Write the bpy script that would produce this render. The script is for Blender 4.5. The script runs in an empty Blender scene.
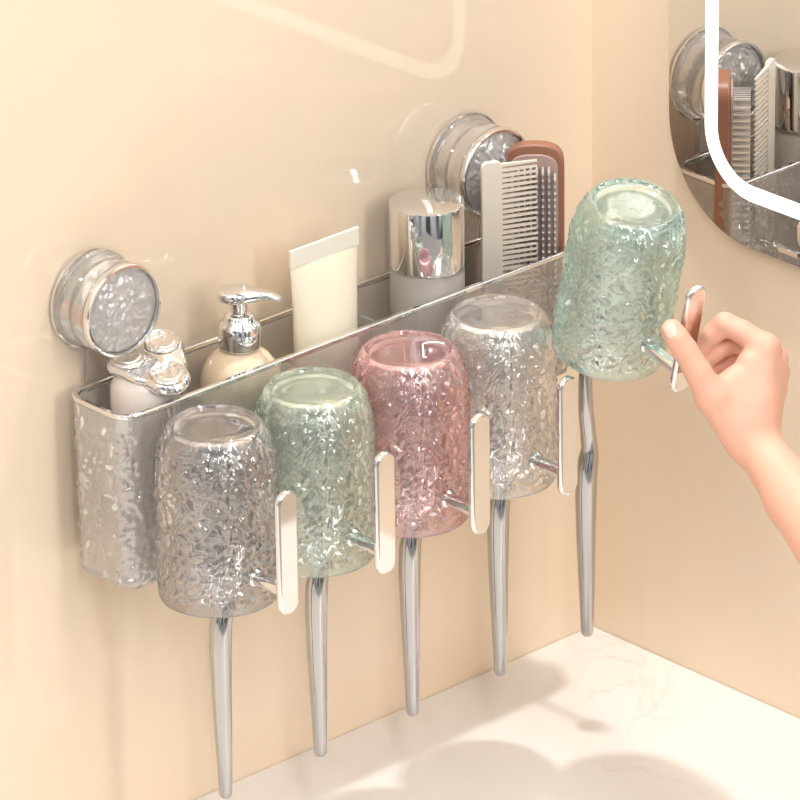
import bpy, math, random
import numpy as np
from mathutils import Vector, Matrix, noise

S = 0.00067          # metres per modelling unit (0.67 mm)
random.seed(4)
sc = bpy.context.scene
C = sc.collection

# ------------------------------------------------------------------ camera
FL = 6236.0
R_ = Vector((.711, -.7036, 0)).normalized()
F_ = Vector((.642, .648, -.4096)); F_ = (F_ - R_ * F_.dot(R_)).normalized()
U_ = R_.cross(F_)
CAM = -(U_ * -(225 / FL) * FL + F_ * FL)
cam = bpy.data.cameras.new('camera'); co = bpy.data.objects.new('camera', cam); C.objects.link(co)
cam.sensor_width = 36; cam.lens = 36 * FL / 800; cam.shift_x = -(592 - 400) / 800
cam.clip_end = 100; cam.clip_start = .05
m = Matrix((R_, U_, -F_)).transposed().to_4x4(); m.translation = CAM * S
co.matrix_world = m
sc.camera = co

# ------------------------------------------------------------------ world, lights, exposure
w = bpy.data.worlds.new('world'); sc.world = w; w.use_nodes = True
nt = w.node_tree; nt.nodes.clear()
N = nt.nodes.new; L = nt.links.new
tc = N('ShaderNodeTexCoord'); mp = N('ShaderNodeMapping'); mp.inputs['Scale'].default_value = (1, 1, .45)
no = N('ShaderNodeTexNoise'); no.inputs['Scale'].default_value = 3.2; no.inputs['Detail'].default_value = 1.5
rp = N('ShaderNodeValToRGB'); e = rp.color_ramp.elements
e[0].position = .40; e[0].color = (.13, .125, .12, 1); e[1].position = .56; e[1].color = (1, .99, .98, 1)
bg = N('ShaderNodeBackground'); ou = N('ShaderNodeOutputWorld')
L(tc.outputs['Generated'], mp.inputs[0]); L(mp.outputs[0], no.inputs['Vector']); L(no.outputs['Fac'], rp.inputs[0])
sx = N('ShaderNodeSeparateXYZ'); mr = N('ShaderNodeMapRange')
for k, v in (('From Min', -.35), ('From Max', .75), ('To Min', .22), ('To Max', 1.85)): mr.inputs[k].default_value = v
L(tc.outputs['Generated'], sx.inputs[0]); L(sx.outputs['Z'], mr.inputs['Value']); L(mr.outputs[0], bg.inputs[1])
L(rp.outputs[0], bg.inputs[0]); L(bg.outputs[0], ou.inputs[0])

def area(name, loc, target, sx, sy, power, col=(1, 1, 1), shape='RECTANGLE', spread=180):
    l = bpy.data.lights.new(name, 'AREA'); l.shape = shape; l.size = sx * S; l.size_y = sy * S
    l.energy = power; l.color = col; l.spread = math.radians(spread)
    o = bpy.data.objects.new(name, l); C.objects.link(o)
    o.location = Vector(loc) * S
    o.rotation_euler = (Vector(target) - Vector(loc)).to_track_quat('-Z', 'Y').to_euler()
    return o
area('ceiling_spot_light', (-180, -155, 1750), (-330, -170, 0), 60, 60, 5.2, (1, .985, .97), 'DISK')
area('left_strip_softbox', (-2700, -1500, 2700), (-400, -100, 350), 170, 1500, 5, (1, .99, .98))  # added unseen strip on the left: glints on ripples, fill on right wall
area('front_strip_softbox', (-650, -3100, 2000), (-350, -100, 350), 320, 2400, 13, (1, .975, .95))  # tall unseen softbox added in front for bright highlights on the cups
area('camera_side_softbox', (-2000, -2300, 2500), (-400, -100, 350), 110, 1500, 7, (1, .98, .96))  # narrow softbox added out of view, camera side, for sparkle and wall fill

sc.view_settings.view_transform = 'Standard'; sc.view_settings.look = 'None'
sc.view_settings.gamma = 1; sc.view_settings.use_curve_mapping = False
sc.view_settings.exposure = 0.02
sc.cycles.caustics_reflective = False; sc.cycles.max_bounces = 24; sc.cycles.transmission_bounces = 20; sc.cycles.glossy_bounces = 8
sc.cycles.transparent_max_bounces = 16

# ------------------------------------------------------------------ helpers
def at(px, py, d):                       # picture point -> place on the upright plane d in front of the back wall
    r = R_ * ((px - 592) / FL) + U_ * (-(py - 400) / FL) + F_
    t = (-d - CAM.y) / r.y
    return CAM + r * t

def lin(c):
    return tuple(((x / 255) / 12.92 if x / 255 < .04045 else ((x / 255 + .055) / 1.055) ** 2.4) for x in c) + (1,)

def mat(name, col, rough=.4, metal=0, **k):
    m = bpy.data.materials.new(name); m.use_nodes = True
    b = m.node_tree.nodes['Principled BSDF']
    b.inputs['Base Color'].default_value = col if len(col) == 4 else col + (1,)
    b.inputs['Roughness'].default_value = rough; b.inputs['Metallic'].default_value = metal
    for a, v in k.items():
        b.inputs[a.replace('_', ' ')].default_value = v
    return m

def glass(name, col, rough=0.0, ior=1.45, milk=0, mcol=(1, 1, 1), shine=.19):
    m = bpy.data.materials.new(name); m.use_nodes = True
    t = m.node_tree; t.nodes.clear()
    g = t.nodes.new('ShaderNodeBsdfGlass'); g.inputs['Color'].default_value = col + (1,)
    g.inputs['Roughness'].default_value = rough; g.inputs['IOR'].default_value = ior
    o = t.nodes.new('ShaderNodeOutputMaterial'); t.links.new(g.outputs[0], o.inputs[0])
    if milk:
        gl = t.nodes.new('ShaderNodeBsdfGlossy'); gl.inputs['Roughness'].default_value = .03
        gx = t.nodes.new('ShaderNodeMixShader'); gx.inputs[0].default_value = shine
        t.links.new(g.outputs[0], gx.inputs[1]); t.links.new(gl.outputs[0], gx.inputs[2]); g = gx
        d = t.nodes.new('ShaderNodeBsdfTranslucent'); d.inputs[0].default_value = mcol + (1,)
        df = t.nodes.new('ShaderNodeBsdfDiffuse'); df.inputs[0].default_value = mcol + (1,)
        a = t.nodes.new('ShaderNodeMixShader'); a.inputs[0].default_value = .5
        t.links.new(d.outputs[0], a.inputs[1]); t.links.new(df.outputs[0], a.inputs[2])
        x = t.nodes.new('ShaderNodeMixShader'); x.inputs[0].default_value = milk
        t.links.new(g.outputs[0], x.inputs[1]); t.links.new(a.outputs[0], x.inputs[2]); t.links.new(x.outputs[0], o.inputs[0])
    return m

M = {}
M['chrome'] = mat('chrome', (.80, .80, .80), .05, 1)
M['chrome_dark'] = mat('brushed_steel', (.50, .50, .505), .1, 1)
M['clear'] = glass('clear_acrylic', (.985, .985, .98), 0, 1.42)
M['clear_text'] = glass('rippled_clear_acrylic', (.99, .985, .98), .01, 1.42, .15, (1, .99, .97), .2)
M['mount'] = glass('clear_mount_acrylic', (.99, .985, .98), .02, 1.3, .2, (1, .99, .97), .08)
M['face'] = glass('rippled_silvery_acrylic', (.995, .99, .985), .01, 1.35, .3, (1, .99, .98), .25)
M['bin'] = glass('rippled_frosty_acrylic', (.99, .985, .98), .01, 1.42, .2, (1, .99, .98), .3)
M['clear_cup'] = glass('rippled_clear_plastic', (.995, .99, .985), .01, 1.45, .09, (1, .97, .93))
M['grey_cup'] = glass('rippled_smoke_plastic', (.86, .855, .86), .01, 1.45, .03, (.72, .71, .71))
M['green_cup'] = glass('rippled_pale_green_plastic', (.93, .985, .945), .01, 1.45, .09, (.86, .98, .88))
M['pink_cup'] = glass('rippled_pink_plastic', (.99, .85, .86), .01, 1.45, .10, (1, .70, .69))
M['teal_cup'] = glass('rippled_aqua_plastic', (.885, .965, .95), .01, 1.45, .06, (.68, .93, .87))
M['white'] = mat('white_plastic', lin((240, 234, 226)), .25)
M['shaver_white'] = mat('shaver_white', lin((236, 224, 214)), .2)
M['cream'] = mat('cream_plastic', lin((238, 216, 184)), .18, Coat_Weight=.5)
M['tube'] = mat('tube_cream', lin((250, 240, 216)), .35)
M['tube_top'] = mat('tube_white', lin((250, 244, 230)), .35)
M['frost'] = mat('frosted_glass', lin((232, 224, 214)), .35, Transmission_Weight=.55)
M['comb'] = mat('comb_white', lin((240, 228, 214)), .35)
M['wood'] = mat('comb_wood', lin((150, 104, 82)), .4)
M['pad'] = mat('brush_pad', lin((176, 150, 142)), .5)
M['pin'] = mat('metal_pin', (.85, .82, .8), .3, .6)
M['disc_face'] = mat('shaver_foil', lin((222, 214, 204)), .22, .8)
_t = M['disc_face'].node_tree; _n = _t.nodes.new('ShaderNodeTexNoise'); _n.inputs['Scale'].default_value = 260; _b = _t.nodes.new('ShaderNodeBump')
_b.inputs['Distance'].default_value = .0012; _c = _t.nodes.new('ShaderNodeTexCoord'); _t.links.new(_c.outputs['Object'], _n.inputs['Vector'])
_t.links.new(_n.outputs['Fac'], _b.inputs['Height']); _t.links.new(_b.outputs[0], _t.nodes['Principled BSDF'].inputs['Normal'])
M['foil'] = mat('silver_foil', (.97, .96, .95), .4, .1)
M['black'] = mat('black_plastic', (.02, .02, .02), .3)
M['skin'] = mat('skin', lin((234, 183, 160)), .55, Subsurface_Weight=.25, Subsurface_Scale=.01)
M['skin'].node_tree.nodes['Principled BSDF'].inputs['Subsurface Radius'].default_value = (1, .35, .2)
M['nail'] = mat('nail', lin((246, 206, 190)), .2)
M['bristle'] = mat('bristle_white', lin((240, 240, 240)), .4)

def tag(o, label=None, cat=None, group=None, kind=None):
    for k, v in (('label', label), ('category', cat), ('group', group), ('kind', kind)):
        if v: o[k] = v
    return o

def empty(name, loc, label=None, cat=None, group=None):
    o = bpy.data.objects.new(name, None); C.objects.link(o); o.location = Vector(loc) * S
    o.empty_display_size = .01
    return tag(o, label, cat, group)

def obj(name, vf, m, parent=None, smooth=True, loc=(0, 0, 0), bevel=0, auto=None):
    v, f = vf
    me = bpy.data.meshes.new(name)
    me.from_pydata([(p[0] * S, p[1] * S, p[2] * S) for p in v], [], f)
    me.validate()
    if smooth: me.polygons.foreach_set('use_smooth', [True] * len(me.polygons))
    if auto is not None: me.set_sharp_from_angle(angle=math.radians(auto))
    me.materials.append(M[m] if isinstance(m, str) else m)
    o = bpy.data.objects.new(name, me); C.objects.link(o); o.location = Vector(loc) * S
    if parent: o.parent = parent
    if bevel:
        b = o.modifiers.new('bevel', 'BEVEL'); b.width = bevel * S; b.segments = 3; b.limit_method = 'ANGLE'
    return o

def join(*vfs):
    V, Fc = [], []
    for v, f in vfs:
        n = len(V); V += [tuple(p) for p in v]; Fc += [tuple(i + n for i in q) for q in f]
    return V, Fc

def xf(vf, mtx):
    return [tuple(mtx @ Vector(p)) for p in vf[0]], vf[1]

def box(x0, x1, y0, y1, z0, z1):
    v = [(x, y, z) for x in (x0, x1) for y in (y0, y1) for z in (z0, z1)]
    f = [(0, 1, 3, 2), (4, 6, 7, 5), (0, 4, 5, 1), (2, 3, 7, 6), (0, 2, 6, 4), (1, 5, 7, 3)]
    return v, f

def lathe(prof, seg=64, disp=None):
    """revolve (r,z[,amp]) about Z; r=0 ends become poles; closed otherwise if first==last"""
    V, rings = [], []
    for p in prof:
        r, z = p[0], p[1]
        if r <= 1e-6:
            rings.append([len(V)]); V.append((0, 0, z))
        else:
            rings.append(list(range(len(V), len(V) + seg)))
            for i in range(seg):
                a = 2 * math.pi * i / seg
                c = Vector((math.cos(a) * r, math.sin(a) * r, z))
                if disp and len(p) > 2 and p[2]:
                    h = disp(c) * p[2]
                    c += Vector((math.cos(a), math.sin(a), 0)) * h
                V.append(tuple(c))
    Fc = []
    for a, b in zip(rings, rings[1:]):
        for i in range(seg):
            j = (i + 1) % seg
            if len(a) == 1 and len(b) == 1: continue
            if len(a) == 1: Fc.append((a[0], b[j], b[i]))
            elif len(b) == 1: Fc.append((a[i], a[j], b[0]))
            else: Fc.append((a[i], a[j], b[j], b[i]))
    return V, Fc

AX_Y = Matrix(((1, 0, 0), (0, 0, -1), (0, 1, 0))).to_4x4()   # local Z -> world -Y (out of the back wall)
AX_Y = Matrix.Rotation(math.radians(90), 4, 'X')

def ripple(p):
    q = Vector(p) + Vector((113.3, 57.1, 91.7))
    wv = noise.noise_vector(q * .06) * 7
    n1 = noise.noise((q + wv) * .115)
    n2 = noise.noise((q - wv + Vector((31, 7, 3))) * .21)
    return 3.0 * (abs(n1) * 1.6 - .35) + 1.1 * n2

def tube(path, rad, seg=20, cap=True, flat=None):
    """round tube along points with radius per point; ends rounded by the radii given"""
    P = [Vector(p) for p in path]; V = []; Fc = []
    up = Vector((.3, .9, .1)).normalized(); prev = None
    n = len(P)
    for i, p in enumerate(P):
        t = (P[min(i + 1, n - 1)] - P[max(i - 1, 0)]).normalized()
        if prev is None:
            a = t.cross(up).normalized()
        else:
            a = (prev - t * prev.dot(t)).normalized()
        prev = a; b = t.cross(a)
        for k in range(seg):
            g = 2 * math.pi * k / seg
            V.append(tuple(p + a * math.cos(g) * rad[i] * (flat or 1) + b * math.sin(g) * rad[i]))
    for i in range(n - 1):
        for k in range(seg):
            j = (k + 1) % seg
            Fc.append((i * seg + k, i * seg + j, (i + 1) * seg + j, (i + 1) * seg + k))
    if cap:
        Fc.append(tuple(range(seg - 1, -1, -1))); Fc.append(tuple(range((n - 1) * seg, n * seg)))
    return V, Fc

def rrect(x0, x1, y0, y1, r, n=8, step=None):
    """rounded-rectangle outline, CCW; step resamples the straight sides"""
    pts = []
    for cx, cy, a0 in ((x1 - r, y1 - r, 0), (x0 + r, y1 - r, 90), (x0 + r, y0 + r, 180), (x1 - r, y0 + r, 270)):
        for i in range(n + 1):
            a = math.radians(a0 + 90 * i / n)
            pts.append((cx + r * math.cos(a), cy + r * math.sin(a)))
    if not step: return pts
    out = []
    for i, p in enumerate(pts):
        q = pts[(i + 1) % len(pts)]
        L_ = math.hypot(q[0] - p[0], q[1] - p[1]); k = max(1, int(round(L_ / step)))
        for j in range(k): out.append((p[0] + (q[0] - p[0]) * j / k, p[1] + (q[1] - p[1]) * j / k))
    return out

def normals2(pts):
    n = len(pts); out = []
    for i in range(n):
        a, b = pts[i - 1], pts[(i + 1) % n]
        dx, dy = b[0] - a[0], b[1] - a[1]; l = math.hypot(dx, dy) or 1
        out.append((dy / l, -dx / l))
    return out

def slab(outline, z0, z1):
    n = len(outline)
    V = [(x, y, z0) for x, y in outline] + [(x, y, z1) for x, y in outline]
    Fc = [(i, (i + 1) % n, n + (i + 1) % n, n + i) for i in range(n)]
    Fc += [tuple(range(n - 1, -1, -1)), tuple(range(n, 2 * n))]
    return V, Fc

def ring_band(outline, t, z0, z1):
    """closed band following the outline, t thick inwards"""
    nn = normals2(outline); n = len(outline); V = []
    for (o, z) in ((0, z0), (0, z1), (t, z1), (t, z0)):
        for (x, y), (a, b) in zip(outline, nn): V.append((x - a * o, y - b * o, z))
    Fc = []
    for k in range(4):
        k2 = (k + 1) % 4
        for i in range(n):
            j = (i + 1) % n
            Fc.append((k * n + i, k * n + j, k2 * n + j, k2 * n + i))
    return V, Fc

def shell(x0, x1, y0, y1, r, z0, z1, t, floor_t, tex, smooth_top=14, step=2.0, taper=0):
    """open-topped bin with a floor; tex(x,y,nx,ny)->0..1 decides which outer faces carry the ripple"""
    o = rrect(x0, x1, y0, y1, r, 10, step); nn = normals2(o); n = len(o)
    nz = int((z1 - z0) / step); V = []; rows = []
    cx, cy = (x0 + x1) / 2, (y0 + y1) / 2
    def row(off, z, amp, tp=1):
        base = len(V)
        for (x, y), (a, b) in zip(o, nn):
            q = Vector((x, y, z)); h = 0
            if amp: h = ripple(q) * amp * tex(x, y, a, b)
            k = 1 - taper * (z1 - z) / (z1 - z0)
            V.append((cx + (x - cx) * k + a * (h - off), cy + (y - cy) * k + b * (h - off), z))
        rows.append(list(range(base, base + n)))
    row(8, z0, 0); row(3, z0, 0)
    for i in range(nz + 1):
        z = z0 + (z1 - z0) * i / nz
        amp = min(1, (z - z0) / 8) * max(0, min(1, (z1 - smooth_top - z) / 6))
        if i == 0: z += 1.5
        row(0 if i else .8, z, amp)
    row(t, z1, 0); 
    for i in range(9): row(t, z1 - (z1 - z0 - floor_t) * (i + 1) / 9, 0)
    row(t + 6, z0 + floor_t, 0)
    Fc = []
    for a, b in zip(rows, rows[1:]):
        for i in range(n):
            j = (i + 1) % n; Fc.append((a[i], a[j], b[j], b[i]))
    Fc.append(tuple(reversed(rows[0]))); Fc.append(tuple(rows[-1]))
    return V, Fc

# ------------------------------------------------------------------ setting
def wall_mat():
    m = mat('cream_gloss_wall', lin((239, 220, 196)), .035)
    t = m.node_tree; b = t.nodes['Principled BSDF']
    b.inputs['IOR'].default_value = 1.5
    tcn = t.nodes.new('ShaderNodeTexCoord'); n = t.nodes.new('ShaderNodeTexNoise'); n.inputs['Scale'].default_value = 7
    n.inputs['Detail'].default_value = 1
    bp = t.nodes.new('ShaderNodeBump'); bp.inputs['Strength'].default_value = .02; bp.inputs['Distance'].default_value = .01
    t.links.new(tcn.outputs['Object'], n.inputs['Vector']); t.links.new(n.outputs['Fac'], bp.inputs['Height'])
    t.links.new(bp.outputs[0], b.inputs['Normal'])
    return m
M['wall'] = wall_mat()
def marble():
    m = mat('pale_marble', lin((240, 233, 225)), .28)
    t = m.node_tree; b = t.nodes['Principled BSDF']; N = t.nodes.new; L = t.links.new
    tcn = N('ShaderNodeTexCoord')
    n1 = N('ShaderNodeTexNoise'); n1.inputs['Scale'].default_value = 9; n1.inputs['Detail'].default_value = 7; n1.inputs['Distortion'].default_value = 1.4
    r1 = N('ShaderNodeValToRGB'); e = r1.color_ramp.elements
    e[0].position = .485; e[0].color = (0, 0, 0, 1); e[1].position = .5; e[1].color = (1, 1, 1, 1)
    x = e.new(.515); x.color = (0, 0, 0, 1)
    n2 = N('ShaderNodeTexNoise'); n2.inputs['Scale'].default_value = 5; n2.inputs['Detail'].default_value = 3
    r2 = N('ShaderNodeValToRGB'); r2.color_ramp.elements[0].position = .5; r2.color_ramp.elements[1].position = .66
    mu = N('ShaderNodeMath'); mu.operation = 'MULTIPLY'
    mu2 = N('ShaderNodeMath'); mu2.operation = 'MULTIPLY'; mu2.inputs[1].default_value = .42
    mx = N('ShaderNodeMix'); mx.data_type = 'RGBA'
    mx.inputs[6].default_value = lin((241, 238, 234)); mx.inputs[7].default_value = lin((196, 184, 172))
    L(tcn.outputs['Object'], n1.inputs['Vector']); L(tcn.outputs['Object'], n2.inputs['Vector'])
    L(n1.outputs['Fac'], r1.inputs[0]); L(n2.outputs['Fac'], r2.inputs[0])
    L(r1.outputs[0], mu.inputs[0]); L(r2.outputs[0], mu.inputs[1]); L(mu.outputs[0], mu2.inputs[0])
    L(mu2.outputs[0], mx.inputs[0]); L(mx.outputs[2], b.inputs['Base Color'])
    return m
M['marble'] = marble()
M['floor'] = mat('floor_tile', lin((168, 162, 156)), .4)
tag(obj('wall_back', box(-3300, 30, 0, 30, -1300, 2700), 'wall', smooth=False), kind='structure')
tag(obj('wall_right', box(0, 30, -2600, 0, -1300, 2700), 'wall', smooth=False), kind='structure')
tag(obj('floor', box(-7000, 30, -7000, 30, -1330, -1300), 'floor', smooth=False), kind='structure')
tag(obj('countertop', box(-3290, -.5, -900, -.5, -45, 0), 'marble', smooth=False, bevel=1.5),
    'pale veined marble countertop running along the wall below the rack', 'countertop')

# ------------------------------------------------------------------ mirror
MX = -12
def mirror():
    root = empty('mirror', (MX, -500, 900), 'rounded wall mirror with a glowing white light band set inside its edge', 'mirror')
    def outline(off, r):
        p = rrect(-384 + off, 384 - off, -421 + off, 421 - off, r, 24)
        return p
    rot = Matrix(((0, 0, 1, 0), (1, 0, 0, 0), (0, 1, 0, 0), (0, 0, 0, 1)))   # outline x->Y, y->Z, z->X
    gl = mat('mirror_silver', (.90, .885, .865), .0, 1)
    obj('mirror_glass', xf(slab(outline(0, 110), 0, 11.5), rot), gl, root, auto=30)
    em = bpy.data.materials.new('light_band'); em.use_nodes = True
    b = em.node_tree.nodes['Principled BSDF']; b.inputs['Emission Color'].default_value = (1, 1, 1, 1)
    b.inputs['Emission Strength'].default_value = 1.02; b.inputs['Base Color'].default_value = (1, 1, 1, 1)
    obj('light_band', xf(ring_band(outline(48, 64), 15.5, -.8, .8), rot), em, root, auto=30)
    return root
mirror()

# ------------------------------------------------------------------ the rack
RX0, RX1, D0, D1 = -681, -118, 13, 97
rack = empty('wall_rack', (-405, -13, 345), 'clear rippled acrylic wall rack with chrome rim, deep left bin and round suction mounts', 'rack')
O = Vector((-405, -13, 345))
def rk(vf): return [(p[0] - O.x, p[1] - O.y, p[2] - O.z) for p in vf[0]], vf[1]
def texall(x, y, a, b): return 1.0
def texfront(x, y, a, b): return 1.0 if (b < -.3 or a > .5) else 0.0
obj('deep_bin', rk(shell(RX0 + 1, -612, -D1 + 1, -D0 - 1, 20, 299, 468, 5, 5, texall, 8, 1.9, taper=.04)), 'bin', rack, auto=60)
obj('tray', rk(shell(-609, RX1 - 1, -D1 + 1, -D0 - 1, 16, 345, 468, 4.5, 4.5, texfront, 9, 2.2)), 'clear_text', rack, auto=60)
rim = rrect(RX0, RX1, -D1 - 1, -D0 + 1, 21, 12)
obj('rim', rk(ring_band(rim, 6, 468.6, 473.4)), 'chrome', rack, smooth=True, auto=40, bevel=1.2)
for dx in (-455, -330, -222):
    obj('divider', rk(box(dx - 2, dx + 2, -90, -20, 350, 446)), 'mount', rack, smooth=False, bevel=.6)

def suction(cx, cz):
    o = Vector((cx, 0, cz)) - O
    body = [(0, .3), (48, .3), (49, 2), (49, 6), (47, 9), (46, 10), (46, 22), (44, 24), (44, 28), (46, 30), (46, 41), (45, 42), (0, 42)]
    sq = AX_Y @ Matrix.Diagonal((.93, .93, 1, 1))
    p = obj('suction_mount', xf(lathe(body, 72), sq), 'mount', rack, auto=35, loc=o)
    obj('back_ring', xf(lathe([(49.2, 3), (51, 3), (51.5, 4.5), (51, 6), (49.2, 6), (49.2, 3)], 72), sq), 'chrome', p, auto=40)
    obj('front_ring', xf(lathe([(43, 42.3), (46.5, 42.3), (47.5, 44), (47.3, 47), (46, 49.5), (44, 49.5), (43.2, 48), (43, 42.3)], 72), sq), 'chrome', p, auto=40)
    obj('silver_backing', xf(lathe([(0, 42.3), (41, 42.3), (41, 43.3), (0, 43.3)], 48), sq), 'foil', p, auto=40)
    V, Fc = lathe([(r, 43.8) for r in (0, 20, 41.5)] + [(41.5, 45)] + [(r, 46 + 7 * (1 - (r / 42) ** 2)) for r in np.linspace(41.5, 0, 26)], 110)
    V = [(x, y, z + (0 if z < 45.5 else ripple((x * 1.1 + cx, y * 1.1, z)) * 1.0 * min(1, (42 - math.hypot(x, y)) / 4))) for x, y, z in V]
    obj('rippled_face', xf((V, Fc), sq), 'face', p, auto=60)
    obj('bracket', (box(cx - 13 - O.x, cx + 13 - O.x, -11.5 - O.y, -4.5 - O.y, 350 - O.z, cz - 46 - O.z)), 'mount', rack, smooth=False, bevel=1.5)
suction(-636, 550)
suction(-174, 551)

# ------------------------------------------------------------------ cups
H = 167
def cup_mesh():
    pr = [(0, H - 7, 0), (20, H - 7, 0), (36, H - 7.6, 0), (41, H - 11, 0), (45, H - 20, 0), (48, H - 33, 0)]
    for i in range(4): pr.append((49 + 2 * i / 13, H - 40 - (H - 42) * i / 13, 0))
    pr += [(52, .3, 0), (53.6, -.4, 0), (55.4, .3, 0), (56.2, 2, 0)]
    body = []
    nz = 105
    for i in range(nz + 1):
        z = 4 + (H - 6) * i / nz
        u = max(0, (z - (H - 52)) / 52)
        r = 56.3 - 13.5 * (u ** 2.6)
        a = min(1, max(0, (z - 9) / 5)) * min(1, max(0, (H - 3 - z) / 7))
        body.append((r, z, a))
    pr += body
    pr += [(42.5, H - .3, 0), (41.3, H + .3, 0), (39.8, H - .1, 0), (38.8, H - 1.8, 0), (37, H - 2.4, 0), (20, H - 2.4, 0), (0, H - 2.4, 0)]
    return lathe(pr, 250, ripple)
CUP = xf(cup_mesh(), Matrix.Diagonal((.975, .975, 1, 1)))
def capsule2d(w, h, n=14):
    pts = []
    for i in range(n + 1):
        a = math.pi * i / n; pts.append((w / 2 * math.cos(a), h / 2 - w / 2 + w / 2 * math.sin(a)))
    for i in range(n + 1):
        a = math.pi + math.pi * i / n; pts.append((w / 2 * math.cos(a), -h / 2 + w / 2 + w / 2 * math.sin(a)))
    return pts
def handle(parent, out=92, up=0):
    # upright pill plate facing -Y, at y = -95 ; post at z 32
    rot = Matrix.Translation((-3, -out, 73 + up)) @ AX_Y
    h = obj('handle', xf(slab(capsule2d(23, 120), 0, 7), rot), 'chrome', parent, smooth=True, auto=30, bevel=2.4)
    obj('post', xf(lathe([(0, 52 - out), (8.5, 52 - out), (8.5, 55 - out), (6.5, 57 - out), (6.5, -.2), (0, -.2)], 28), Matrix.Translation((-3, -out, 34 + up)) @ AX_Y), 'chrome', h, auto=30)
def make_cup(name, loc, m, label, out=92, up=0):
    r = empty(name, loc, label, 'cup', 'rippled bathroom cups with chrome handles')
    obj('cup_body', CUP, m, r, auto=70)
    handle(r, out, up)
    return r
make_cup('bathroom_cup', (-625, -155, 304), 'grey_cup', 'smoky grey rippled cup hanging upside down, nearest the deep bin')
make_cup('bathroom_cup', (-507, -155, 304), 'green_cup', 'pale mint green rippled cup hanging upside down between the grey and pink cups')
make_cup('bathroom_cup', (-389, -155, 304), 'pink_cup', 'pink rippled cup hanging upside down on the rack front')
make_cup('bathroom_cup', (-277, -155, 306), 'clear_cup', 'colourless rippled cup hanging upside down beside the pink cup')
# the cup being lifted off, tilted
Bz = .975
teal = make_cup('bathroom_cup', (0, 0, 0), 'teal_cup', 'aqua rippled cup tilted in the air, held by its handle by a hand', 101, 5)
tc_c = at(621, 276, 256)
rotm = Matrix.Rotation(math.radians(10.0), 4, F_) @ Matrix.Rotation(math.radians(10.5), 4, R_)
TM = Matrix.Translation(tc_c * S) @ rotm @ Matrix.Scale(Bz, 4) @ Matrix.Translation(Vector((0, 0, -H / 2)) * S)
teal.matrix_world = TM
def teal_pt(x, y, z):      # cup-local units -> world units
    return (TM @ (Vector((x, y, z)) * S)) / S

# ------------------------------------------------------------------ toothbrushes
def brush(i, x, label, dz=0):
    r = empty('toothbrush', (x, -155, 95 + dz), label, 'toothbrush', 'chrome handled toothbrushes hanging under the cups')
    path, rad = [], []
    for z, rr, ox in ((0, 2.2, 0), (1.2, 4.4, 0), (4, 6.0, 0), (20, 6.6, 0), (60, 8.0, -.6), (110, 9.4, -1.6), (150, 10.4, -1.6), (175, 10.4, -.5), (186, 9.8, 1.8), (194, 8.8, 3.2),
                      (200, 8.0, 3.2), (215, 7.6, 1.2), (240, 7.2, -1.6), (270, 6.6, -2.2), (300, 5.2, -1.5), (305, 5, -1), (318, 5, 0)):
        path.append((ox, 0, z)); rad.append(rr)
    V, Fc = tube(path, rad, 24)
    obj('handle', (V, Fc), 'chrome_dark', r, auto=50)
    obj('head', tube([(0, 0, 318.3), (0, 0, 320), (0, 0, 326), (0, 0, 340), (0, 0, 344), (0, 0, 345)], [4, 5, 7, 7, 5, 3], 16), 'white', r)
    V, Fc = [], []
    for a in range(5):
        for b in range(3):
            bx = box(-5 + b * 5 - 1.6, -5 + b * 5 + 1.6, -17, -6.2, 324 + a * 4 - 1.4, 324 + a * 4 + 1.4); V, Fc = join((V, Fc), bx)
    tag(obj('bristles', (V, Fc), 'bristle', r, smooth=False), kind='stuff')
brush(0, -624, 'chrome toothbrush handle hanging below the smoky grey cup')
brush(1, -507, 'chrome toothbrush handle hanging below the mint green cup')
brush(2, -390, 'chrome toothbrush handle hanging below the pink cup')
brush(3, -276, 'chrome toothbrush handle hanging below the colourless cup', 2)
brush(4, -160, 'uncovered chrome toothbrush hanging behind the lifted aqua cup', 3)
for x in (-624, -507, -390, -276, -160):
    obj('hanging_peg', rk(([(p[0] + x, p[1], p[2] + 405) for p in box(-3, 3, -149, -98, -3, 3)[0]], box(0, 1, 0, 1, 0, 1)[1])), 'chrome', rack, smooth=False, bevel=1)

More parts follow.
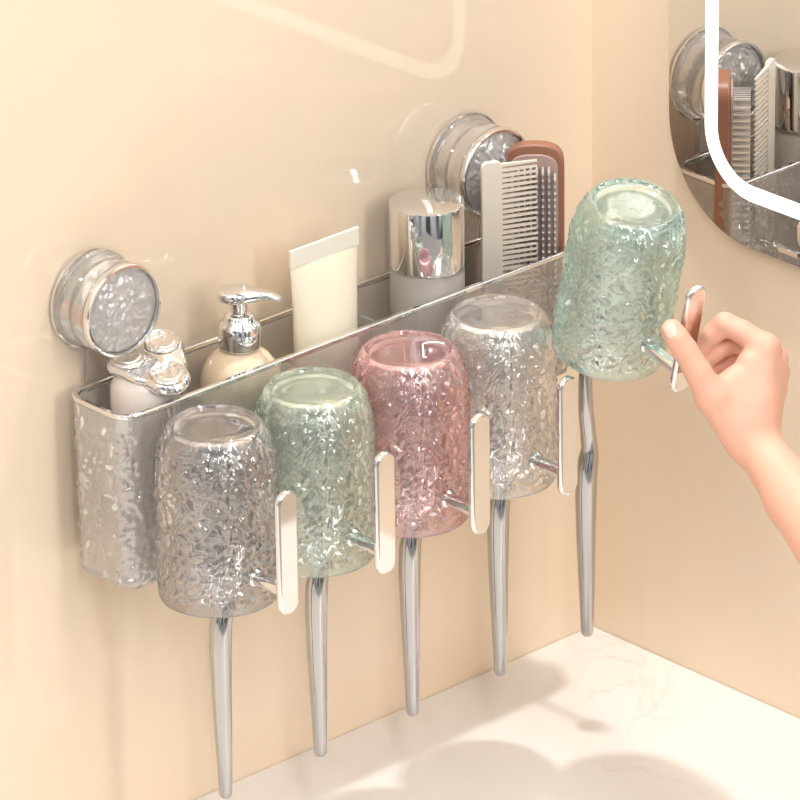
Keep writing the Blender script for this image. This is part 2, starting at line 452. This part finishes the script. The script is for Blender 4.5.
# ------------------------------------------------------------------ things in the rack
def shaver():
    b = at(145, 400, 54); b = Vector((b.x, -54, 310))
    r = empty('electric_shaver', b, 'white electric shaver with three round chrome-framed heads standing in the deep bin', 'shaver')
    obj('body', lathe([(0, 0), (22, 0), (25, 3), (26, 40), (28, 90), (30, 130), (31.5, 150), (31, 165), (27, 174), (20, 180), (0, 181)], 48), 'shaver_white', r)
    # head, tilted towards the room
    tilt = Matrix.Rotation(math.radians(14), 4, R_)
    H3 = Vector((R_.x, R_.y, 0)); G3 = Vector((F_.x, F_.y, 0)).normalized()
    fr = Matrix((H3, G3, Vector((0, 0, 1)))).transposed().to_4x4()
    base = Matrix.Translation((7, -3, 183)) @ tilt @ fr
    cs = [(-22, 2), (8, 25), (16, -22)]
    # three-lobed plate: outline by support of circles
    out = []
    for i in range(90):
        a = 2 * math.pi * i / 90; d = Vector((math.cos(a), math.sin(a)))
        rr = 0
        for c in cs:
            c = Vector(c); bq = c.dot(d); disc = bq * bq - (c.length_squared - 20.5 ** 2)
            if disc > 0: rr = max(rr, bq + math.sqrt(disc))
        out.append((d.x * max(rr, 32), d.y * max(rr, 32)))
    for _ in range(4):
        out = [((out[i - 1][0] + 2 * out[i][0] + out[(i + 1) % 90][0]) / 4, (out[i - 1][1] + 2 * out[i][1] + out[(i + 1) % 90][1]) / 4) for i in range(90)]
    V, rows = [], []
    for k, z in ((.55, -12), (.86, -7), (.97, -3), (1, 1), (.96, 5), (.9, 6.5)):
        rows.append(list(range(len(V), len(V) + 90))); V += [(x * k, y * k, z) for x, y in out]
    Fc = [(a[i], a[(i + 1) % 90], b_[(i + 1) % 90], b_[i]) for a, b_ in zip(rows, rows[1:]) for i in range(90)]
    Fc += [tuple(reversed(rows[0])), tuple(rows[-1])]
    hd = obj('head', xf((V, Fc), base), 'chrome', r, auto=40)
    for c in cs:
        k = base @ Matrix.Translation((c[0], c[1], 6.6))
        obj('shaving_disc', xf(lathe([(0, 0), (16.5, 0), (17, 1.5), (15.5, 3.2), (12.5, 2.4), (11, 3.4), (8, 2.6), (0, 3)], 40), k), 'disc_face', hd, auto=35)
    return r
shaver()

def dispenser():
    b = at(240, 350, 54); b = Vector((b.x, -54, 350))
    r = empty('soap_dispenser', b, 'cream soap bottle with a chrome pump standing in the tray', 'soap dispenser')
    obj('bottle', lathe([(0, 0), (33, 0), (37, 4), (38, 20), (38, 86), (37, 99), (33, 110), (26, 119), (19, 124), (16, 127), (0, 127)], 64), 'cream', r)
    obj('collar', lathe([(0, 127.2), (19, 127.2), (19.8, 129), (19.8, 148), (18.5, 151), (14.5, 154), (13.5, 158), (12, 160), (8, 161), (0, 161)], 48), 'chrome', r, auto=40)
    obj('pump_stem', lathe([(0, 161.2), (7.5, 161.2), (7.5, 173), (0, 173)], 32), 'chrome', r, auto=40)
    d = Vector((.64, -.77, 0)); V = []; rows = []
    n = Vector((-d.y, d.x, 0))
    for s, w_, zt, zb in ((-19, 2, 181, 178), (-18, 8, 184, 175), (-14, 13.5, 185.5, 172), (-6, 17, 186.5, 171), (3, 17, 186.5, 171), (11, 13.5, 185.5, 172.5), (18, 9.5, 184, 174), (25, 7.5, 183, 175.5), (32, 6.8, 181, 175), (37, 5, 178.5, 173), (39.5, 2.2, 176, 172.5)):
        ids = []
        for i in range(20):
            a = 2 * math.pi * i / 20; c, s_ = math.cos(a), math.sin(a)
            zz = (zt + zb) / 2 + (zt - zb) / 2 * (abs(s_) ** .7) * (1 if s_ > 0 else -1)
            p = d * s + n * (w_ * c); ids.append(len(V)); V.append((p.x, p.y, zz))
        rows.append(ids)
    Fc = [(a[i], a[(i + 1) % 20], b_[(i + 1) % 20], b_[i]) for a, b_ in zip(rows, rows[1:]) for i in range(20)]
    Fc += [tuple(reversed(rows[0])), tuple(rows[-1])]
    obj('nozzle', (V, Fc), 'chrome', r)
dispenser()

def cream_tube():
    b = at(325, 300, 54); b = Vector((b.x, -54, 350))
    r = empty('cream_tube', b, 'cream coloured squeeze tube standing upright behind the mint green cup', 'tube')
    obj('cap', lathe([(0, 0), (20, 0), (21, 2), (21, 20), (0, 20)], 40), 'white', r, auto=40)
    def sec(z0, z1, n, e0, e1):
        V, rows = [], []
        for i in range(n + 1):
            u = i / n; z = z0 + (z1 - z0) * u
            t = e0 + (e1 - e0) * u
            hw = 31 + 11.5 * t; hd = max(.9, 30 * (1 - t) ** .8)
            ids = []
            for k in range(48):
                a = 2 * math.pi * k / 48; ids.append(len(V)); V.append((hw * math.cos(a), hd * math.sin(a), z + 0))
            rows.append(ids)
        Fc = [(a[i], a[(i + 1) % 48], b_[(i + 1) % 48], b_[i]) for a, b_ in zip(rows, rows[1:]) for i in range(48)]
        Fc += [tuple(reversed(rows[0])), tuple(rows[-1])]
        return V, Fc
    obj('tube_body', sec(22, 184, 24, 0, .97), 'tube', r, auto=60)
    obj('crimped_end', box(-42.5, 42.5, -1.4, 1.4, 184.2, 202), 'tube_top', r, smooth=False, bevel=.5)
cream_tube()

def cap_bottle():
    b = at(427, 250, 54); b = Vector((b.x, -54, 350))
    r = empty('cosmetic_bottle', b, 'frosted cosmetic bottle with a tall shiny chrome cap in the tray', 'bottle')
    obj('bottle_body', lathe([(0, 0), (33, 0), (35.5, 3), (36, 8), (35, 134), (33, 137), (0, 137)], 64), 'frost', r, auto=50)
    obj('cap', lathe([(0, 137.4), (34, 137.4), (35.3, 139), (35.5, 141), (35.5, 200), (35, 201.6), (34, 202), (0, 202)], 72), 'chrome', r, auto=40)
cap_bottle()

def comb():
    b = at(510, 250, 76); b = Vector((b.x, -76, 351))
    r = empty('hair_comb', b, 'white wide comb with teeth pointing right, standing beside the wooden brush', 'comb')
    rot = Matrix.Rotation(math.radians(-25), 4, 'Z')
    hgt = 229
    pts = rrect(-28, -8, 0, hgt - 4, 6, 6)
    toXZ = Matrix(((1, 0, 0, 0), (0, 0, 1, 0), (0, 1, 0, 0), (0, 0, 0, 1)))
    obj('spine', xf(slab(pts, -2.6, 2.6), rot @ toXZ), 'comb', r, auto=30, bevel=.6)
    V, Fc = [], []
    n = 42
    for i in range(n):
        z = 5 + (hgt - 14) * i / (n - 1)
        bx = ([(-8.1, -1.6, z - 1.7), (-8.1, 1.6, z - 1.7), (-8.1, 1.6, z + 1.7), (-8.1, -1.6, z + 1.7), (27, -.9, z - .9), (27, .9, z - .9), (27, .9, z + .9), (27, -.9, z + .9)],
              [(3, 2, 1, 0), (4, 5, 6, 7), (0, 1, 5, 4), (1, 2, 6, 5), (2, 3, 7, 6), (3, 0, 4, 7)])
        V, Fc = join((V, Fc), bx)
    obj('teeth', xf((V, Fc), rot), 'comb', r, smooth=False)
comb()

def hairbrush():
    b = at(534, 250, 66); b = Vector((b.x, -66, 351))
    r = empty('hairbrush', b, 'brown wooden hairbrush with rows of metal pins standing at the rack end', 'hairbrush')
    rot = Matrix.Rotation(math.radians(-44), 4, 'Z')
    toXZ = Matrix(((1, 0, 0, 0), (0, 0, 1, 0), (0, 1, 0, 0), (0, 0, 0, 1)))
    hgt = 226
    def ol(w_, top, bot, r_):
        p = []
        for i in range(13):
            a = math.radians(180 * i / 12); p.append((w_ * math.copysign(abs(math.cos(a)) ** .75, math.cos(a)), top - r_ + r_ * math.sin(a) ** .75 if math.sin(a) > 1e-6 else top - r_))
        return p + [(-w_, bot), (w_, bot)]
    obj('wooden_back', xf(slab(ol(29, hgt, 0, 22), -3, 11), rot @ toXZ), 'wood', r, auto=30, bevel=2)
    obj('pad', xf(slab(ol(23, hgt - 9, 8, 16), -6, -3.2), rot @ toXZ), 'pad', r, auto=30, bevel=.8)
    V, Fc = [], []
    for i in range(30):
        for j in range(8):
            x = -20 + 40 * j / 7; z = 14 + (hgt - 36) * i / 29
            if z > hgt - 26 and abs(x) > 15: continue
            bx = box(x - 1.1, x + 1.1, -23, -6.2, z - 1.1, z + 1.1); V, Fc = join((V, Fc), bx)
    tag(obj('pins', xf((V, Fc), rot), 'pin', r, smooth=False), kind='stuff')
hairbrush()

# ------------------------------------------------------------------ hand and forearm
base_pt = teal_pt(-3, -104.5, 76)          # middle of the lifted cup's handle plate
HR = R_; HU = U_; HF = F_
def hp(px, py, w):
    """hand point: where it shows in the picture, w behind (+) / before (-) the handle plate"""
    z = (base_pt + HF * w - CAM).dot(HF)
    return CAM + (R_ * ((px - 592) / FL) + U_ * (-(py - 400) / FL) + F_) * z
def hand():
    palm = [  # (a, b, ra, rb)
        ((766, 347, 6), (757, 400, 6), 12, 17), ((773, 358, 20), (760, 405, 18), 13, 17), ((776, 372, 34), (762, 410, 30), 12, 16), ((775, 388, 46), (764, 415, 38), 11, 14),
        ((757, 400, 6), (757, 445, 10), 17, 20), ((762, 410, 30), (760, 445, 22), 16, 20),
        ((712, 397, -10), (745, 440, 4), 15, 20), ((735, 380, -2), (745, 415, 6), 13, 20), ((750, 362, 2), (748, 400, 8), 12, 18),
        ((757, 445, 12), (796, 500, -30), 21, 27), ((796, 500, -30), (945, 720, -190), 27, 42),
        ((724, 392, -4), (752, 420, 8), 14, 20)]
    fingers = [
        [((712, 397, -12), 14.5), ((698, 372, -20), 12.5), ((685, 350, -25), 11.5), ((677, 338, -28), 11), ((672, 330, -28), 10.2)],      # thumb
        [((764, 347, 6), 12.5), ((742, 332, 6), 11), ((725, 324, 8), 10.8), ((712, 335, 13), 9.8), ((702, 347, 22), 9.0), ((696, 354, 25), 7.6)],   # index
        [((773, 360, 22), 12), ((748, 346, 26), 10.5), ((734, 341, 28), 10), ((716, 352, 27), 8.8), ((703, 362, 30), 8.2), ((694.5, 368, 33), 7.4)],
        [((776, 374, 36), 11), ((752, 358, 44), 10), ((738, 354, 46), 9.6), ((722, 366, 44), 8.8), ((708, 374, 38), 7.8)],
        [((774, 390, 48), 10), ((752, 376, 60), 8.8), ((738, 378, 62), 8.2), ((728, 388, 56), 7.4), ((722, 394, 50), 6.6)],
    ]
    W = [(hp(*a), hp(*b), ra, rb) for a, b, ra, rb in palm]
    FW = [[(hp(*a[0]), hp(*b[0]), a[1], b[1]) for a, b in zip(f, f[1:])] for f in fingers]
    allp = [p for q in W for p in q[:2]] + [p for f in FW for q in f for p in q[:2]]
    lo = np.array([min(p[i] for p in allp) for i in range(3)]) - 48; hi = np.array([max(p[i] for p in allp) for i in range(3)]) + 48
    h = 2.0
    ax = [np.arange(lo[i], hi[i] + h, h, dtype=np.float32) for i in range(3)]
    X, Y, Z = np.meshgrid(*ax, indexing='ij')
    def cone(a, b, ra, rb):
        a = np.array(a, np.float32); d = np.array(b, np.float32) - a; L2 = float(d @ d)
        t = np.clip(((X - a[0]) * d[0] + (Y - a[1]) * d[1] + (Z - a[2]) * d[2]) / L2, 0, 1)
        return np.sqrt((X - a[0] - t * d[0]) ** 2 + (Y - a[1] - t * d[1]) ** 2 + (Z - a[2] - t * d[2]) ** 2) - (ra + (rb - ra) * t)
    def smin(a, b, k):
        hh = np.clip(.5 + .5 * (b - a) / k, 0, 1); return b + (a - b) * hh - k * hh * (1 - hh)
    pd = None
    for q in W:
        c = cone(*q); pd = c if pd is None else smin(pd, c, 9)
    out = pd
    for f in FW:
        fd = None
        for q in f:
            c = cone(*q); fd = c if fd is None else smin(fd, c, 2.5)
        out = np.minimum(out, smin(pd, fd, 7))
    # surface nets
    G = out; n = G.shape; ins = G < 0
    cnt = np.zeros((n[0] - 1, n[1] - 1, n[2] - 1), np.float32); acc = np.zeros(cnt.shape + (3,), np.float32)
    cs = [(i, j, k) for i in (0, 1) for j in (0, 1) for k in (0, 1)]
    sl = lambda c: tuple(slice(c[q], n[q] - 1 + c[q]) for q in range(3))
    for c1 in cs:
        for q in range(3):
            if c1[q]: continue
            c2 = list(c1); c2[q] = 1
            a, b = G[sl(c1)], G[sl(c2)]; cr = (a < 0) != (b < 0)
            t = np.where(cr, a / np.where(cr, a - b, 1), 0)
            cnt += cr
            for r in range(3): acc[..., r] += np.where(cr, c1[r] + (t if r == q else 0), 0)
    act = cnt > 0; idx = -np.ones(cnt.shape, int); idx[act] = np.arange(act.sum())
    ii = np.argwhere(act); vv = ii + acc[act] / cnt[act][:, None]
    V = [tuple(lo + v * h) for v in vv]
    Fc = []
    for q in range(3):
        u, v_ = (q + 1) % 3, (q + 2) % 3
        s0 = [slice(1, n[r] - 1) for r in range(3)]; s0[q] = slice(0, n[q] - 1)
        s1 = list(s0); s1[q] = slice(1, n[q])
        a = ins[tuple(s0)]; b = ins[tuple(s1)]
        for flip, mask in ((0, a & ~b), (1, ~a & b)):
            p = np.argwhere(mask)
            for r in range(3):
                if r != q: p[:, r] += 1
            def at_(du, dv):
                z = p.copy(); z[:, u] -= du; z[:, v_] -= dv; return idx[z[:, 0], z[:, 1], z[:, 2]]
            qd = np.stack([at_(0, 0), at_(1, 0), at_(1, 1), at_(0, 1)], 1)
            if flip: qd = qd[:, ::-1]
            Fc += [tuple(int(t) for t in f) for f in qd]
    b0 = hp(757, 445, 12)
    r = empty('person', b0, 'bare hand and forearm reaching in from the right, pinching the aqua cup by its handle', 'person')
    o = obj('body', ([(v[0] - b0.x, v[1] - b0.y, v[2] - b0.z) for v in V], Fc), 'skin', r)
    s = o.modifiers.new('smooth', 'SMOOTH'); s.factor = .5; s.iterations = 4
    # thumb nail, lying on the back of the thumb tip
    nb = hp(673, 331, -25.5)
    T = (hp(672, 326, -28) - hp(680, 342, -29)).normalized()
    Nn = (-HF * .85 - HR * .38 + HU * .36); Nn = (Nn - T * Nn.dot(T)).normalized(); B = T.cross(Nn)
    c0 = hp(672.5, 330.5, -28)
    V, rows = [], []
    for i in range(9):
        u = -1 + 2 * i / 8
        ids = []
        for j in range(9):
            v_ = -1 + 2 * j / 8
            a = v_ * (.6 - .12 * abs(u) ** 3) * math.sqrt(max(0.02, 1 - .55 * abs(u) ** 4)); rr = 10.45 - 1.4 * max(0, u) ** 2
            p = c0 + T * (u * 7) + (Nn * math.cos(a) + B * math.sin(a)) * rr - b0
            ids.append(len(V)); V.append(tuple(p))
        rows.append(ids)
    Fc = [(a[i], a[i + 1], b_[i + 1], b_[i]) for a, b_ in zip(rows, rows[1:]) for i in range(8)]
    nl = obj('fingernail', (V, Fc), 'nail', r)
    sm = nl.modifiers.new('thick', 'SOLIDIFY'); sm.thickness = .8 * S; sm.offset = 0
hand()
